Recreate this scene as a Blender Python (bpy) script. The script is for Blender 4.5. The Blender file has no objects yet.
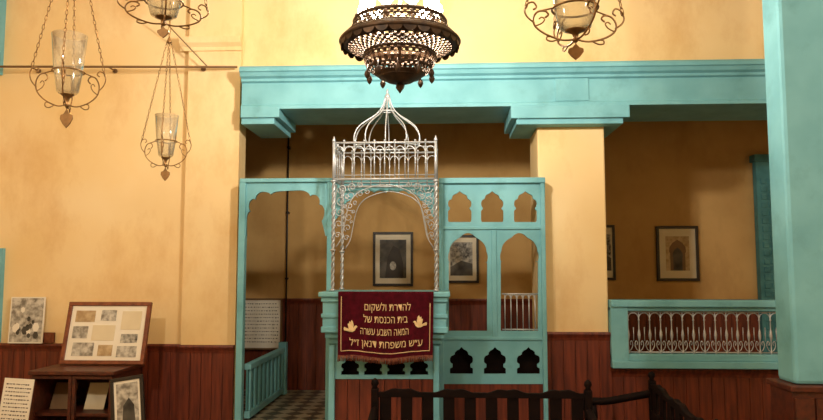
import bpy, bmesh, math, random
from mathutils import Vector, Matrix
random.seed(7)
S = bpy.context.scene
C = S.collection
S.view_settings.view_transform = 'Standard'
PI = math.pi
# ------------------------------------------------------------------ camera
F = 700.0
CAM = Vector((0, 0, 1.6))
YAW, PITCH = math.radians(2.8), math.atan(60 / F)
RT = Vector((math.cos(YAW), math.sin(YAW), 0))
FH = Vector((-math.sin(YAW), math.cos(YAW), 0))
FW = FH * math.cos(PITCH) + Vector((0, 0, math.sin(PITCH)))
UP = -FH * math.sin(PITCH) + Vector((0, 0, math.cos(PITCH)))
cd = bpy.data.cameras.new('camera'); cam = bpy.data.objects.new('camera', cd); C.objects.link(cam)
cd.sensor_width = 36; cd.lens = F / 823 * 36; cd.clip_start = .05
cam.matrix_world = Matrix((( RT.x, UP.x, -FW.x, CAM.x), (RT.y, UP.y, -FW.y, CAM.y), (RT.z, UP.z, -FW.z, CAM.z), (0, 0, 0, 1)))
S.camera = cam

def P(px, py, Y):
    d = FW + RT * ((px - 411.5) / F) + UP * ((210 - py) / F)
    t = Y / d.y
    return d.x * t, CAM.z + d.z * t
def X(px, Y, py=250): return P(px, py, Y)[0]
def Z(py, Y, px=400): return P(px, py, Y)[1]

# ------------------------------------------------------------------ materials
def lin(c):
    return tuple(((v / 255) / 12.92 if v <= 10 else (((v / 255) + .055) / 1.055) ** 2.4) for v in c) + (1,)
def pm(name, col, rough=.6, metal=0, var=.18, scale=5, bump=0, stretch=(1, 1, 1), col2=None, detail=6, emit=None, spec=.5, stain=None):
    m = bpy.data.materials.new(name); m.use_nodes = True
    nt = m.node_tree; b = nt.nodes['Principled BSDF']
    c = lin(col)
    c2 = lin(col2) if col2 else tuple(v * (1 - var) for v in c[:3]) + (1,)
    tc = nt.nodes.new('ShaderNodeTexCoord'); mp = nt.nodes.new('ShaderNodeMapping'); mp.inputs['Scale'].default_value = stretch
    no = nt.nodes.new('ShaderNodeTexNoise'); no.inputs['Scale'].default_value = scale; no.inputs['Detail'].default_value = detail
    rp = nt.nodes.new('ShaderNodeValToRGB')
    rp.color_ramp.elements[0].position = .32; rp.color_ramp.elements[1].position = .66
    rp.color_ramp.elements[0].color = c2; rp.color_ramp.elements[1].color = c
    L = nt.links.new
    L(tc.outputs['Object'], mp.inputs['Vector']); L(mp.outputs['Vector'], no.inputs['Vector'])
    L(no.outputs['Fac'], rp.inputs['Fac'])
    out = rp.outputs['Color']
    if stain:
        sc, ss, lo, hi, st, sx = stain
        mp2 = nt.nodes.new('ShaderNodeMapping'); mp2.inputs['Scale'].default_value = sx; mp2.inputs['Location'].default_value = (3.1, 1.7, .4)
        n2 = nt.nodes.new('ShaderNodeTexNoise'); n2.inputs['Scale'].default_value = ss; n2.inputs['Detail'].default_value = 8; n2.inputs['Roughness'].default_value = .65
        mr = nt.nodes.new('ShaderNodeMapRange'); mr.inputs['From Min'].default_value = lo; mr.inputs['From Max'].default_value = hi; mr.inputs['To Max'].default_value = st
        mix = nt.nodes.new('ShaderNodeMix'); mix.data_type = 'RGBA'
        L(tc.outputs['Object'], mp2.inputs['Vector']); L(mp2.outputs['Vector'], n2.inputs['Vector']); L(n2.outputs['Fac'], mr.inputs['Value'])
        L(mr.outputs['Result'], mix.inputs['Factor']); L(out, mix.inputs[6]); mix.inputs[7].default_value = lin(sc)
        out = mix.outputs[2]
    L(out, b.inputs['Base Color'])
    b.inputs['Roughness'].default_value = rough; b.inputs['Metallic'].default_value = metal
    b.inputs['Specular IOR Level'].default_value = spec
    if bump:
        bp = nt.nodes.new('ShaderNodeBump'); bp.inputs['Strength'].default_value = bump; bp.inputs['Distance'].default_value = .01
        L(no.outputs['Fac'], bp.inputs['Height']); L(bp.outputs['Normal'], b.inputs['Normal'])
    if emit:
        b.inputs['Emission Color'].default_value = emit[:3] + (1,); b.inputs['Emission Strength'].default_value = emit[3]
    return m
M = {}
M['wall'] = pm('ochre plaster', (242, 217, 170), .85, scale=1.1, bump=.08, spec=.2, col2=(236, 204, 146), stain=((210, 162, 100), 1.9, .49, .76, .7, (1, 1, .6)))
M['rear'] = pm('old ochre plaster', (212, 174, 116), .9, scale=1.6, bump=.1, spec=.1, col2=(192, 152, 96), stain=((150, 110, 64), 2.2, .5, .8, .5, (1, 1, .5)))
M['ceil'] = pm('ceiling plaster', (208, 182, 142), .9, scale=2, spec=.1)
M['ceil_d'] = pm('shade darkened ceiling', (54, 38, 27), .9, scale=2, spec=.1)  # dark brown colour deepens the shade at the top of the rear room
M['turq'] = pm('turquoise paint', (127, 190, 203), .6, scale=4, col2=(110, 173, 187), bump=.05, spec=.3, stain=((80, 132, 142), 5, .54, .82, .55, (1, 1, 1)))
M['turq_d'] = pm('dark turquoise paint', (80, 144, 150), .6, scale=7, col2=(58, 118, 124))
M['wood'] = pm('red brown boards', (122, 52, 30), .5, scale=7, stretch=(6, 6, .5), col2=(80, 30, 18), bump=.1)
M['wood_m'] = pm('brown oak frame', (134, 72, 42), .45, scale=9, stretch=(3, 3, 3), col2=(100, 48, 28))
M['wood_d'] = pm('dark case wood', (94, 42, 25), .45, scale=9, stretch=(3, 3, 3), col2=(60, 26, 17))
M['dark'] = pm('near black bench wood', (26, 14, 12), .7, scale=6, stretch=(1, 4, 4), col2=(15, 8, 8), spec=.1)
M['black'] = pm('black frame', (30, 24, 22), .4, scale=9)
M['white'] = pm('silver painted iron', (200, 205, 212), .38, metal=.45, scale=14, col2=(166, 172, 178))
M['bronze'] = pm('pierced bronze', (92, 69, 50), .5, metal=.5, scale=18, col2=(50, 38, 30))
M['brass'] = pm('aged brass wire', (160, 120, 74), .4, metal=.7, scale=20, col2=(108, 80, 48))
M['velvet'] = pm('maroon velvet', (76, 10, 24), .9, scale=30, col2=(55, 6, 16), bump=.1, spec=.1)
M['gold'] = pm('pale gold embroidery', (220, 194, 146), .5, scale=40, col2=(202, 170, 118))
M['fringe'] = pm('maroon and gold fringe', (132, 78, 50), .8, scale=60, col2=(80, 22, 24))
M['paper'] = pm('off white paper', (240, 235, 224), .8, scale=4, col2=(232, 225, 208))
M['cream'] = pm('cream document paper', (228, 216, 188), .8, scale=4, col2=(214, 200, 168))
M['ink'] = pm('dark ink', (78, 68, 60), .8, scale=9)
M['bw'] = pm('black and white photograph', (200, 196, 186), .5, scale=26, col2=(40, 38, 36), detail=2)
M['bwl'] = pm('pale grey photograph', (206, 202, 192), .5, scale=26, col2=(120, 114, 104), detail=2)
M['bwd'] = pm('dark photograph', (92, 88, 80), .5, scale=9, col2=(26, 24, 24), detail=2)
M['ochre_photo'] = pm('ochre photograph', (206, 184, 146), .5, scale=20, col2=(164, 136, 98), detail=2)
M['mat'] = pm('cream picture mount', (232, 222, 200), .8, scale=6, col2=(222, 210, 184))
M['pipe'] = pm('brown pipe', (128, 98, 66), .5, scale=9)
M['bulb'] = pm('lit bulb', (255, 240, 210), .4, emit=(1, .92, .76, 40))
g = bpy.data.materials.new('clear lamp glass'); g.use_nodes = True; nt = g.node_tree; nt.nodes.clear()
o_ = nt.nodes.new('ShaderNodeOutputMaterial'); mx = nt.nodes.new('ShaderNodeMixShader'); tr = nt.nodes.new('ShaderNodeBsdfTransparent'); gl = nt.nodes.new('ShaderNodeBsdfGlossy'); lw = nt.nodes.new('ShaderNodeLayerWeight')
mx2 = nt.nodes.new('ShaderNodeMixShader'); df = nt.nodes.new('ShaderNodeBsdfDiffuse'); df.inputs['Color'].default_value = (.9, .86, .74, 1); mx2.inputs['Fac'].default_value = .07
tr.inputs['Color'].default_value = (.96, .95, .91, 1); gl.inputs['Roughness'].default_value = .1; lw.inputs['Blend'].default_value = .25
LK = nt.links.new
LK(lw.outputs['Facing'], mx.inputs['Fac']); LK(tr.outputs[0], mx2.inputs[1]); LK(df.outputs[0], mx2.inputs[2]); LK(mx2.outputs[0], mx.inputs[1]); LK(gl.outputs[0], mx.inputs[2]); LK(mx.outputs[0], o_.inputs['Surface'])
M['glass'] = g
ft = bpy.data.materials.new('cement tiles'); ft.use_nodes = True; nt = ft.node_tree; b = nt.nodes['Principled BSDF']
tc = nt.nodes.new('ShaderNodeTexCoord'); mp = nt.nodes.new('ShaderNodeMapping'); mp.inputs['Rotation'].default_value = (0, 0, PI / 4)
ck = nt.nodes.new('ShaderNodeTexChecker'); ck.inputs['Scale'].default_value = 8; ck.inputs['Color1'].default_value = lin((160, 152, 134)); ck.inputs['Color2'].default_value = lin((74, 70, 62))
nt.links.new(tc.outputs['Object'], mp.inputs['Vector']); nt.links.new(mp.outputs['Vector'], ck.inputs['Vector']); nt.links.new(ck.outputs['Color'], b.inputs['Base Color']); b.inputs['Roughness'].default_value = .4
M['tile'] = ft

# ------------------------------------------------------------------ helpers
def NB(): return bmesh.new()
def box(bm, x0, x1, y0, y1, z0, z1, mi=0, bev=0):
    if x1 < x0: x0, x1 = x1, x0
    if y1 < y0: y0, y1 = y1, y0
    if z1 < z0: z0, z1 = z1, z0
    v = [bm.verts.new(p) for p in ((x0,y0,z0),(x1,y0,z0),(x1,y1,z0),(x0,y1,z0),(x0,y0,z1),(x1,y0,z1),(x1,y1,z1),(x0,y1,z1))]
    fs = [bm.faces.new([v[i] for i in q]) for q in ((3,2,1,0),(4,5,6,7),(0,1,5,4),(1,2,6,5),(2,3,7,6),(3,0,4,7))]
    for f in fs: f.material_index = mi
    if bev:
        es = list({e for f in fs for e in f.edges})
        bmesh.ops.bevel(bm, geom=es, offset=bev, segments=2, affect='EDGES', profile=.5)
def tube(bm, pts, r, n=6, closed=False, mi=0):
    pts = [Vector(p) for p in pts]; N = len(pts)
    rr = r if isinstance(r, (list, tuple)) else [r] * N
    rings = []; prev = None
    for i, p in enumerate(pts):
        a = pts[i - 1] if (i > 0 or closed) else p
        c = pts[(i + 1) % N] if (i < N - 1 or closed) else p
        t = (c - a)
        if t.length < 1e-9: t = Vector((0, 0, 1))
        t.normalize()
        if prev is None:
            ref = Vector((0, 0, 1)) if abs(t.z) < .9 else Vector((1, 0, 0))
            u = t.cross(ref).normalized()
        else:
            u = prev - t * prev.dot(t)
            if u.length < 1e-6: u = t.orthogonal()
            u.normalize()
        prev = u; w = t.cross(u)
        rings.append([bm.verts.new(p + (u * math.cos(2*PI*k/n) + w * math.sin(2*PI*k/n)) * rr[i]) for k in range(n)])
    for i in range(N if closed else N - 1):
        A, B = rings[i], rings[(i + 1) % N]
        for k in range(n):
            f = bm.faces.new((A[k], A[(k+1) % n], B[(k+1) % n], B[k])); f.material_index = mi; f.smooth = True
    if not closed:
        bm.faces.new(rings[0][::-1]); bm.faces.new(rings[-1])
def lathe(bm, prof, c, seg=16, cap=True):
    cx, cy, cz = c; rings = []
    for r, z in prof:
        r = max(r, .0004)
        rings.append([bm.verts.new((cx + r * math.cos(2*PI*k/seg), cy + r * math.sin(2*PI*k/seg), cz + z)) for k in range(seg)])
    out = []
    for i in range(len(rings) - 1):
        row = []
        for k in range(seg):
            f = bm.faces.new((rings[i][k], rings[i][(k+1) % seg], rings[i+1][(k+1) % seg], rings[i+1][k])); f.smooth = True; row.append(f)
        out.append(row)
    if cap:
        bm.faces.new(rings[0][::-1]); bm.faces.new(rings[-1])
    return out
def ball(bm, c, r, seg=8): lathe(bm, [(r * math.sin(PI*i/6), -r * math.cos(PI*i/6)) for i in range(7)], c, seg, False)
def extx(bm, prof, x0, x1):
    A = [bm.verts.new((x0, y, z)) for y, z in prof]; B = [bm.verts.new((x1, y, z)) for y, z in prof]; n = len(prof)
    for i in range(n): bm.faces.new((A[i], A[(i+1) % n], B[(i+1) % n], B[i]))
    bm.faces.new(A[::-1]); bm.faces.new(B)
def poly(bm, pts, y, mi=0):
    f = bm.faces.new([bm.verts.new((p[0], y, p[1])) for p in pts]); f.material_index = mi
    f.normal_update()
    if f.normal.y > 0: f.normal_flip()
def rect(bm, x0, x1, z0, z1, y, mi=0): poly(bm, [(x0,z0),(x1,z0),(x1,z1),(x0,z1)], y, mi)
def curve_to_bm(cu):
    ob = bpy.data.objects.new('tmp', cu); C.objects.link(ob)
    dg = bpy.context.evaluated_depsgraph_get(); dg.update()
    me = bpy.data.meshes.new_from_object(ob.evaluated_get(dg))
    bm = bmesh.new(); bm.from_mesh(me)
    bpy.data.objects.remove(ob); bpy.data.meshes.remove(me)
    return bm
def plate(outer, holes, y0, y1):
    cu = bpy.data.curves.new('tmp', 'CURVE'); cu.dimensions = '2D'; cu.fill_mode = 'BOTH'; cu.extrude = (y1 - y0) / 2
    for pl in [outer] + holes:
        sp = cu.splines.new('POLY'); sp.points.add(len(pl) - 1); sp.use_cyclic_u = True
        for q, p in zip(sp.points, pl): q.co = (p[0], p[1], 0, 1)
    bm = curve_to_bm(cu); bpy.data.curves.remove(cu)
    for v in bm.verts: v.co = Vector((v.co.x, v.co.z + (y0 + y1) / 2, v.co.y))
    bmesh.ops.remove_doubles(bm, verts=bm.verts, dist=1e-5)
    return bm
def off(o):
    v = Vector((0, 0, 0))
    while o: v += o.location; o = o.parent
    return v
def obj(name, bm, mats, parent=None, M4=None, smooth=False, fix=True):
    if M4: bm.transform(M4)
    if fix: bmesh.ops.recalc_face_normals(bm, faces=bm.faces)
    if parent: bmesh.ops.translate(bm, verts=bm.verts, vec=-off(parent))
    me = bpy.data.meshes.new(name); bm.to_mesh(me); bm.free()
    for m in (mats if isinstance(mats, list) else [mats]): me.materials.append(M[m])
    if smooth:
        for p in me.polygons: p.use_smooth = True
    o = bpy.data.objects.new(name, me); C.objects.link(o)
    if parent: o.parent = parent
    return o
def tag(o, label, cat, group=None):
    o['label'] = label; o['category'] = cat
    if group: o['group'] = group
    return o
def thing(name, label, cat, loc, group=None):
    o = bpy.data.objects.new(name, None); C.objects.link(o); o.location = loc; o.empty_display_size = .1
    return tag(o, label, cat, group)
def struct(name, bm, m):
    o = obj(name, bm, m); o['kind'] = 'structure'; return o
def chain(bm, p0, p1, link=.026, w=.005, r=.0016):
    p0, p1 = Vector(p0), Vector(p1); d = p1 - p0; n = max(2, int(d.length / (link * .8))); t = d.normalized()
    u = t.orthogonal().normalized(); v = t.cross(u)
    for i in range(n):
        c = p0 + d * ((i + .5) / n); s = u if i % 2 else v
        tube(bm, [c + t * (link / 2) * math.cos(a) + s * w * math.sin(a) for a in [2*PI*k/8 for k in range(8)]], r, 4, True)
def spiral(cx, cz, r, a0, turns, n=16, sgn=1, rmin=.15):
    return [(cx + (r * (1 - (1-rmin) * i / n)) * math.cos(a0 + sgn * 2*PI*turns*i/n), cz + (r * (1 - (1-rmin) * i / n)) * math.sin(a0 + sgn * 2*PI*turns*i/n)) for i in range(n + 1)]
def cat(ps, n=4):
    o = []
    for i in range(len(ps) - 1):
        p0, p1, p2, p3 = ps[max(i-1, 0)], ps[i], ps[i+1], ps[min(i+2, len(ps)-1)]
        for k in range(n):
            s = k / n
            o.append(tuple(.5 * (2*p1[q] + (p2[q]-p0[q])*s + (2*p0[q]-5*p1[q]+4*p2[q]-p3[q])*s*s + (3*p1[q]-p0[q]-3*p2[q]+p3[q])*s**3) for q in range(len(p1))))
    return o + [tuple(ps[-1])]

# ------------------------------------------------------------------ setting
YW = 5.7; YR = 7.4; ZF2 = .35; CEIL = 4.4; TW = .13
xL = X(239, YW)
xB = X(240, 5.45, 90)
zb0 = Z(109, 5.5, 300); zb1 = Z(68, 5.5, 300)
XR = 5.2; XLW = -4.6; PD = .06
bm = NB(); box(bm, XLW, XR, -3.2, 5.75, -.1, 0); struct('floor', bm, 'tile')
bm = NB(); box(bm, XLW, XR, 5.75, YR, 0, ZF2); struct('floor_rear', bm, 'tile')
bm = NB(); box(bm, XLW, XR, -3.2, YW + .5, CEIL, CEIL + .1); struct('ceiling', bm, 'ceil')
bm = NB(); box(bm, XLW, XR, YW + .45, YR + .15, 3.4, 3.5); box(bm, XLW, xL, YW + TW, YW + .45, 3.4, 3.5); struct('ceiling_rear', bm, 'ceil_d')
bm = NB(); box(bm, XLW - .2, XLW, -3.2, YR + .15, 0, CEIL); struct('wall_left', bm, 'wall')
bm = NB(); box(bm, XR, XR + .2, -3.2, YR + .15, 0, CEIL); struct('wall_right', bm, 'wall')
bm = NB(); box(bm, XLW, XR, -3.4, -3.2, 0, CEIL); struct('wall_front', bm, 'wall')
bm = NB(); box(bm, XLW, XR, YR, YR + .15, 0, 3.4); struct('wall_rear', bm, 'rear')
bm = NB(); box(bm, XLW, xL, YW, YW + TW, 0, CEIL); box(bm, X(186, YW), xL, YW - PD, YW, 0, CEIL)
za = Z(50, YW, 215)
extx(bm, [(YW - PD, za - .03), (YW - PD - .02, za - .03), (YW - PD - .025, za), (YW - PD - .055, za + .03), (YW - PD - .06, za + .08), (YW - PD, za + .08)], X(184, YW, 50), xL + .01)
struct('wall_back', bm, 'wall')
bm = NB(); box(bm, xL, XR, YW, YW + .45, zb1 - .02, CEIL); struct('wall_upper', bm, 'wall')
xm0, xm1 = X(539, 5.62), X(607, 5.62)
bm = NB(); box(bm, xm0, xm1, 5.62, 6.12, 0, zb0 + .05, bev=.012); struct('wall_middle', bm, 'wall')
def wains(name, x0, x1, y, z1, w=.095, z0=0):
    bm = NB(); n = max(1, round((x1 - x0) / w)); w = (x1 - x0) / n
    box(bm, x0, x1, y - .004, y, z0, z1)
    for i in range(n): box(bm, x0 + i*w + .002, x0 + (i+1)*w - .002, y - .018, y - .004, z0, z1 - .04)
    extx(bm, [(y, z1 + .015), (y - .035, z1 + .015), (y - .04, z1), (y - .025, z1 - .03), (y - .02, z1 - .05), (y, z1 - .05)], x0, x1)
    return struct(name, bm, 'wood')
zw = Z(346, 5.66, 120)
wains('trim_1', XLW, X(186, YW), YW, zw); wains('trim_2', X(186, YW), xL, YW - PD, zw)
wains('trim_3', xm0 - .01, xm1 + .01, 5.62, Z(334, 5.6, 570))
wains('trim_4', XLW, XR, YR, Z(300, YR), z0=ZF2)
xr1 = X(835, 5.6)
bm = NB(); box(bm, xm1, XR, 5.66, 5.76, 0, Z(369, 5.6, 700)); struct('wall_parapet', bm, 'wood')
wains('trim_5', xm1 + .012, xr1, 5.66, Z(369, 5.6, 700) - .02)
bm = NB(); box(bm, X(-60, 5.6, 40), X(-3, 5.6, 40), 5.6, YW, Z(72, 5.6, 0), Z(-60, 5.6, 0)); struct('trim_6', bm, 'turq')
bm = NB(); box(bm, X(-24, 5.64), X(1, 5.64), 5.65, YW, zw + .02, Z(248, 5.6, 0)); struct('trim_7', bm, 'turq')
xd0, xd1 = X(755, YR), X(815, YR); zd1 = Z(160, YR, 760)
bm = NB(); box(bm, xd0, xd1, YR - .1, YR - .02, ZF2, zd1)
box(bm, xd0 - .02, xd1 + .03, YR - .13, YR - .0, zd1 - .03, zd1 + .04)
for i in range(7):
    for j in range(26):
        a = xd0 + .04 + i * .075; zz = ZF2 + .08 + j * .082
        if a + .06 < xd1 and zz + .06 < zd1:
            box(bm, a, a + .05, YR - .115, YR - .1, zz, zz + .055, bev=.004)
struct('door_1', bm, 'turq_d')

# ------------------------------------------------------------------ beam
bx1 = XR - .01
t = thing('beam', 'long turquoise moulded beam running across the room above the wooden screens', 'beam', (xB, 5.5, zb0))
h = zb1 - zb0
bm = NB(); extx(bm, [(5.5, zb0 + .03), (5.5, zb0 + h*.66), (6.12, zb0 + h*.66), (6.12, zb0 + .03)], xB, bx1); obj('frieze', bm, 'turq', t)
bm = NB(); extx(bm, [(5.5, zb0 + h*.64), (5.475, zb0 + h*.67), (5.475, zb0 + h*.73), (5.445, zb0 + h*.77), (5.43, zb0 + h*.85), (5.415, zb0 + h*.87), (5.415, zb0 + h*.95), (5.43, zb1), (YW, zb1), (YW, zb0 + h*.64)], xB, bx1); obj('cornice', bm, 'turq', t)
bm = NB(); extx(bm, [(5.482, zb0), (5.482, zb0 + .022), (5.49, zb0 + .034), (5.5, zb0 + .038), (6.12, zb0 + .035), (6.12, zb0)], xB, bx1); obj('lower_moulding', bm, 'turq', t)
bm = NB(); kx0, kx1 = X(556, 5.45, 90), X(590, 5.45, 90)
box(bm, kx0, kx1, 5.492, 5.5, zb0 + .04, zb0 + h*.66, bev=.003); obj('key_block', bm, 'turq', t)
def corbel(x0, x1, y0, z0, z1, steps):
    bm = NB()
    for i, (inL, inR, f0, f1, dy) in enumerate(steps):
        box(bm, x0 + inL, x1 - inR, y0 + dy, 6.11, z0 + (z1 - z0) * f0, z0 + (z1 - z0) * f1, bev=.005)
    return bm
cz0 = Z(123, 5.46, 570)
obj('capital', corbel(X(511, 5.465, 115), X(630, 5.465, 115), 5.465, cz0, zb0, [(.045, .045, 0, .36, .03), (.0, .0, .3, 1.0, 0)]), 'turq', t)
obj('corbel', corbel(xB, X(279, 5.475, 115), 5.475, Z(123, 5.46, 260), zb0 + .02, [(0, .045, 0, .4, .025), (0, 0, .35, 1, 0)]), 'turq', t)

# ------------------------------------------------------------------ right turquoise pillar
YP = 3.6
xp = X(789, YP, 250); zp = Z(385, YP, 800)
t = thing('pillar', 'massive pale turquoise square pillar at the right edge with dark wooden base', 'pillar', (xp + .25, YP + .11, 0))
bm = NB(); box(bm, xp, xp + .55, YP, YP + .19, zp, CEIL - .002, bev=.02); obj('shaft', bm, 'turq', t)
bm = NB(); box(bm, xp - .025, xp + .575, YP - .025, YP + .215, 0, zp - .03)
box(bm, xp - .04, xp + .59, YP - .04, YP + .23, zp - .03, zp, bev=.006)
for k in range(6): box(bm, xp - .02 + k * .1, xp + .07 + k * .1, YP - .035, YP - .025, .1, zp - .06)
obj('base_cladding', bm, 'wood_d', t)

# ------------------------------------------------------------------ screens
YS = 5.5
def pp(l, Y): return [P(a, b_, Y) for a, b_ in l]
def shape(x0, x1, yt, yb, half):
    cx = (x0 + x1) / 2; w = (x1 - x0) / 2; hh = yb - yt
    R_ = [(cx + u * w, yb - v * hh) for u, v in half]; L_ = [(cx - u * w, yb - v * hh) for u, v in half[:-1]][::-1]
    return R_ + L_
ogee = [(.94, 0), (1, .08), (1, .34), (.96, .38), (.84, .42), (.84, .46), (.95, .5), (1.0, .58), (.97, .66), (.86, .72), (.7, .745), (.64, .78), (.64, .82), (.55, .87), (.4, .9), (.26, .92), (.16, .95), (0, 1)]
nich = [(1, 0), (1, .2), (.78, .25), (.78, .36), (.94, .4), (1.0, .46), (1.0, .58), (.9, .66), (.7, .7), (.58, .73), (.58, .79), (.42, .87), (.2, .91), (0, 1)]
def hs(w, hh, lobes=7):
    l = [(.96, 0), (.96, (hh - w*1.5) / hh), (.84, (hh - w*1.44) / hh)]
    n = 42
    for i in range(n + 1):
        a = -.35 + (PI/2 + .35) * i / n
        r = 1.0 - .055 * (1 - abs(math.sin((PI/2 - a) * lobes / 2 + PI/2)) ** .7)
        l.append((r * math.cos(a), (hh - w*1.14 + w * r * math.sin(a) + (w*.14) * max(0, math.sin(a)) ** 10) / hh))
    l[-1] = (0, 1); return l
t = thing('carved_screen', 'turquoise wooden screen with cut-out Moorish arches right of the white canopy', 'screen', (X(492, YS), YS, 0))
x0, x1 = 439, 545
yS0, yS1 = YS, YS + .03
outer = pp([(x0, 181), (x1, 181), (x1, 384), (x0, 384)], YS)
holes = [pp(shape(a, b_, 191, 222, ogee), YS) for a, b_ in ((448, 471.5), (481, 503.5), (514, 537))]
holes += [pp(shape(a, b_, 233, 331, hs((b_ - a) / 2, 98)), YS) for a, b_ in ((448, 488), (500, 539))]
holes += [pp(shape(a, b_, 347, 374, nich), YS) for a, b_ in ((450, 473), (484, 506), (517, 540))]
obj('pierced_panel', plate(outer, holes, yS0, yS1), 'turq', t)
bm = NB(); zt = Z(178, YS, 490); box(bm, X(x0, YS), X(x1 + 1, YS), YS - .03, YS + .06, Z(183.5, YS, 490), zt, bev=.006); obj('top_rail', bm, 'turq', t)
for py in (227.5, 338):
    bm = NB(); box(bm, X(x0, YS), X(x1, YS), YS - .012, YS, Z(py + 2, YS, 490), Z(py - 1.2, YS, 490), bev=.004); obj('moulding', bm, 'turq', t)
for a, b_ in ((439, 443.5), (541, 545.5)):
    bm = NB(); box(bm, X(a, YS), X(b_, YS), YS - .018, YS + .05, 0, Z(180, YS, 490), bev=.005); obj('stile', bm, 'turq', t)
bm = NB(); box(bm, X(491.5, YS), X(496.5, YS), YS - .01, YS + .04, Z(338, YS, 490), Z(230, YS, 490), bev=.004); obj('stile', bm, 'turq', t)
bm = NB(); box(bm, X(439, YS), X(545, YS), YS + .005, YS + .05, 0, Z(384, YS, 490)); obj('lower_panel', bm, 'wood', t)
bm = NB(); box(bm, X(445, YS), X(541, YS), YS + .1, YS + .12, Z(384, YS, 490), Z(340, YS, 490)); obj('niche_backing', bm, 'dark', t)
bm = NB(); ya = YS + .02
za, zc = Z(331, YS, 520), Z(294, YS, 520); xa, xb = X(501.5, YS), X(537.5, YS)
tube(bm, [(xa, ya, zc), (xb, ya, zc)], .006); tube(bm, [(xa, ya, za + .01), (xb, ya, za + .01)], .006)
for i in range(6):
    xx = xa + (xb - xa) * (i + .5) / 6; tube(bm, [(xx, ya, za), (xx, ya, zc)], .0042)
    if i < 5:
        w = (xb - xa) / 12
        tube(bm, [(xx + w - w*math.cos(q), ya, zc - .05 + .045*math.sin(q)) for q in [PI*k/6 for k in range(7)]], .0035, 5)
tag_o = obj('grille', bm, 'white', t)
tag_o['label'] = 'small white iron grille'

def lobed(cxp, hw, ybase, rise, n, lobes, amp, pw=.5):
    out = []
    for i in range(n + 1):
        a = PI * i / n
        ce, se = math.cos(a), math.sin(a)
        ux = math.copysign(abs(ce) ** pw, ce); uy = abs(se) ** .8
        lob = amp * (1 - abs(math.sin(a * lobes)) ** .6)
        out.append((cxp + (hw - lob * .8 * abs(ce)) * ux, ybase - (rise - lob) * uy))
    return out
t = thing('arched_doorway_frame', 'turquoise wooden doorway frame with scalloped arch left of the white canopy', 'doorway', (X(285, YS), YS, 0))
pts = [(240, 181), (331, 181), (331, 236), (325.5, 236)] + lobed(285.5, 39.5, 221, 31, 132, 5.5, 4.2) + [(246, 236), (240, 236)]
obj('scalloped_header', plate(pp(pts, YS), [], YS, YS + .03), 'turq', t)
bm = NB(); box(bm, X(239, YS), X(332, YS), YS - .025, YS + .05, Z(182.5, YS, 285), Z(178.5, YS, 285), bev=.006); obj('top_rail', bm, 'turq', t)
for a, b_ in ((238.5, 245), (327, 333)):
    bm = NB(); box(bm, X(a, YS), X(b_, YS), YS - .02, YS + .05, 0, Z(180, YS, 285), bev=.006); obj('post', bm, 'turq', t)
t = thing('scalloped_arch', 'turquoise scalloped wooden arch spanning the screen directly behind the white canopy', 'arch', (X(386, YS), YS, Z(225, YS)))
bm = NB(); n = 120; xA, xE = 333.6, 437.6
def ylow(px):
    u = (px - 385.6) / 52.0
    base = 193 + 34 * max(0, (abs(u) - .25) / .75) ** 2.6
    return base - 2.6 * abs(math.sin(u * PI * 4.5)) ** .7
tf, tb, bf, bb = [], [], [], []
for i in range(n + 1):
    px = xA + (xE - xA) * i / n
    xt, zt_ = P(px, 180, YS); xl, zl = P(px, ylow(px), YS)
    tf.append(bm.verts.new((xt, YS + .004, zt_))); tb.append(bm.verts.new((xt, YS + .03, zt_)))
    bf.append(bm.verts.new((xt, YS + .004, zl))); bb.append(bm.verts.new((xt, YS + .03, zl)))
for i in range(n):
    bm.faces.new((tf[i], bf[i], bf[i+1], tf[i+1])); bm.faces.new((tb[i], tb[i+1], bb[i+1], bb[i])); bm.faces.new((bf[i], bb[i], bb[i+1], bf[i+1])); bm.faces.new((tf[i], tf[i+1], tb[i+1], tb[i]))
bm.faces.new((tf[0], tb[0], bb[0], bf[0])); bm.faces.new((tf[n], bf[n], bb[n], tb[n]))
obj('arch_board', bm, 'turq', t)
bm = NB(); box(bm, X(333.8, YS), X(437.6, YS), YS - .015, YS + .05, Z(183, YS, 386), Z(178.5, YS, 386), bev=.005); obj('top_rail', bm, 'turq', t)

xr = X(241, 5.6); ztop = Z(364, 5.85, 245)
t = thing('low_balustrade', 'low turquoise balustrade running back inside the arched doorway', 'balustrade', (xr, 6.4, ZF2))
ye = 7.1; ys_ = 5.86
bm = NB(); box(bm, xr - .03, xr + .03, ys_, ye, ztop - .05, ztop, bev=.006); obj('top_rail', bm, 'turq', t)
bm = NB(); box(bm, xr - .025, xr + .025, ys_, ye, ZF2 + .02, ZF2 + .08, bev=.006); obj('bottom_rail', bm, 'turq', t)
bm = NB(); box(bm, xr - .012, xr + .004, ys_, ye, ZF2 + .08, ztop - .05); obj('panel', bm, 'turq_d', t)
for k in range(9):
    bm = NB(); yy = 5.89 + k * .145; box(bm, xr - .02, xr + .02, yy, yy + .05, ZF2 + .08, ztop - .05, bev=.005); obj('baluster', bm, 'turq', t)
bm = NB(); box(bm, xr - .04, xr + .04, ye, ye + .08, ZF2, ztop + .05, bev=.006); obj('post', bm, 'turq', t)

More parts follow.
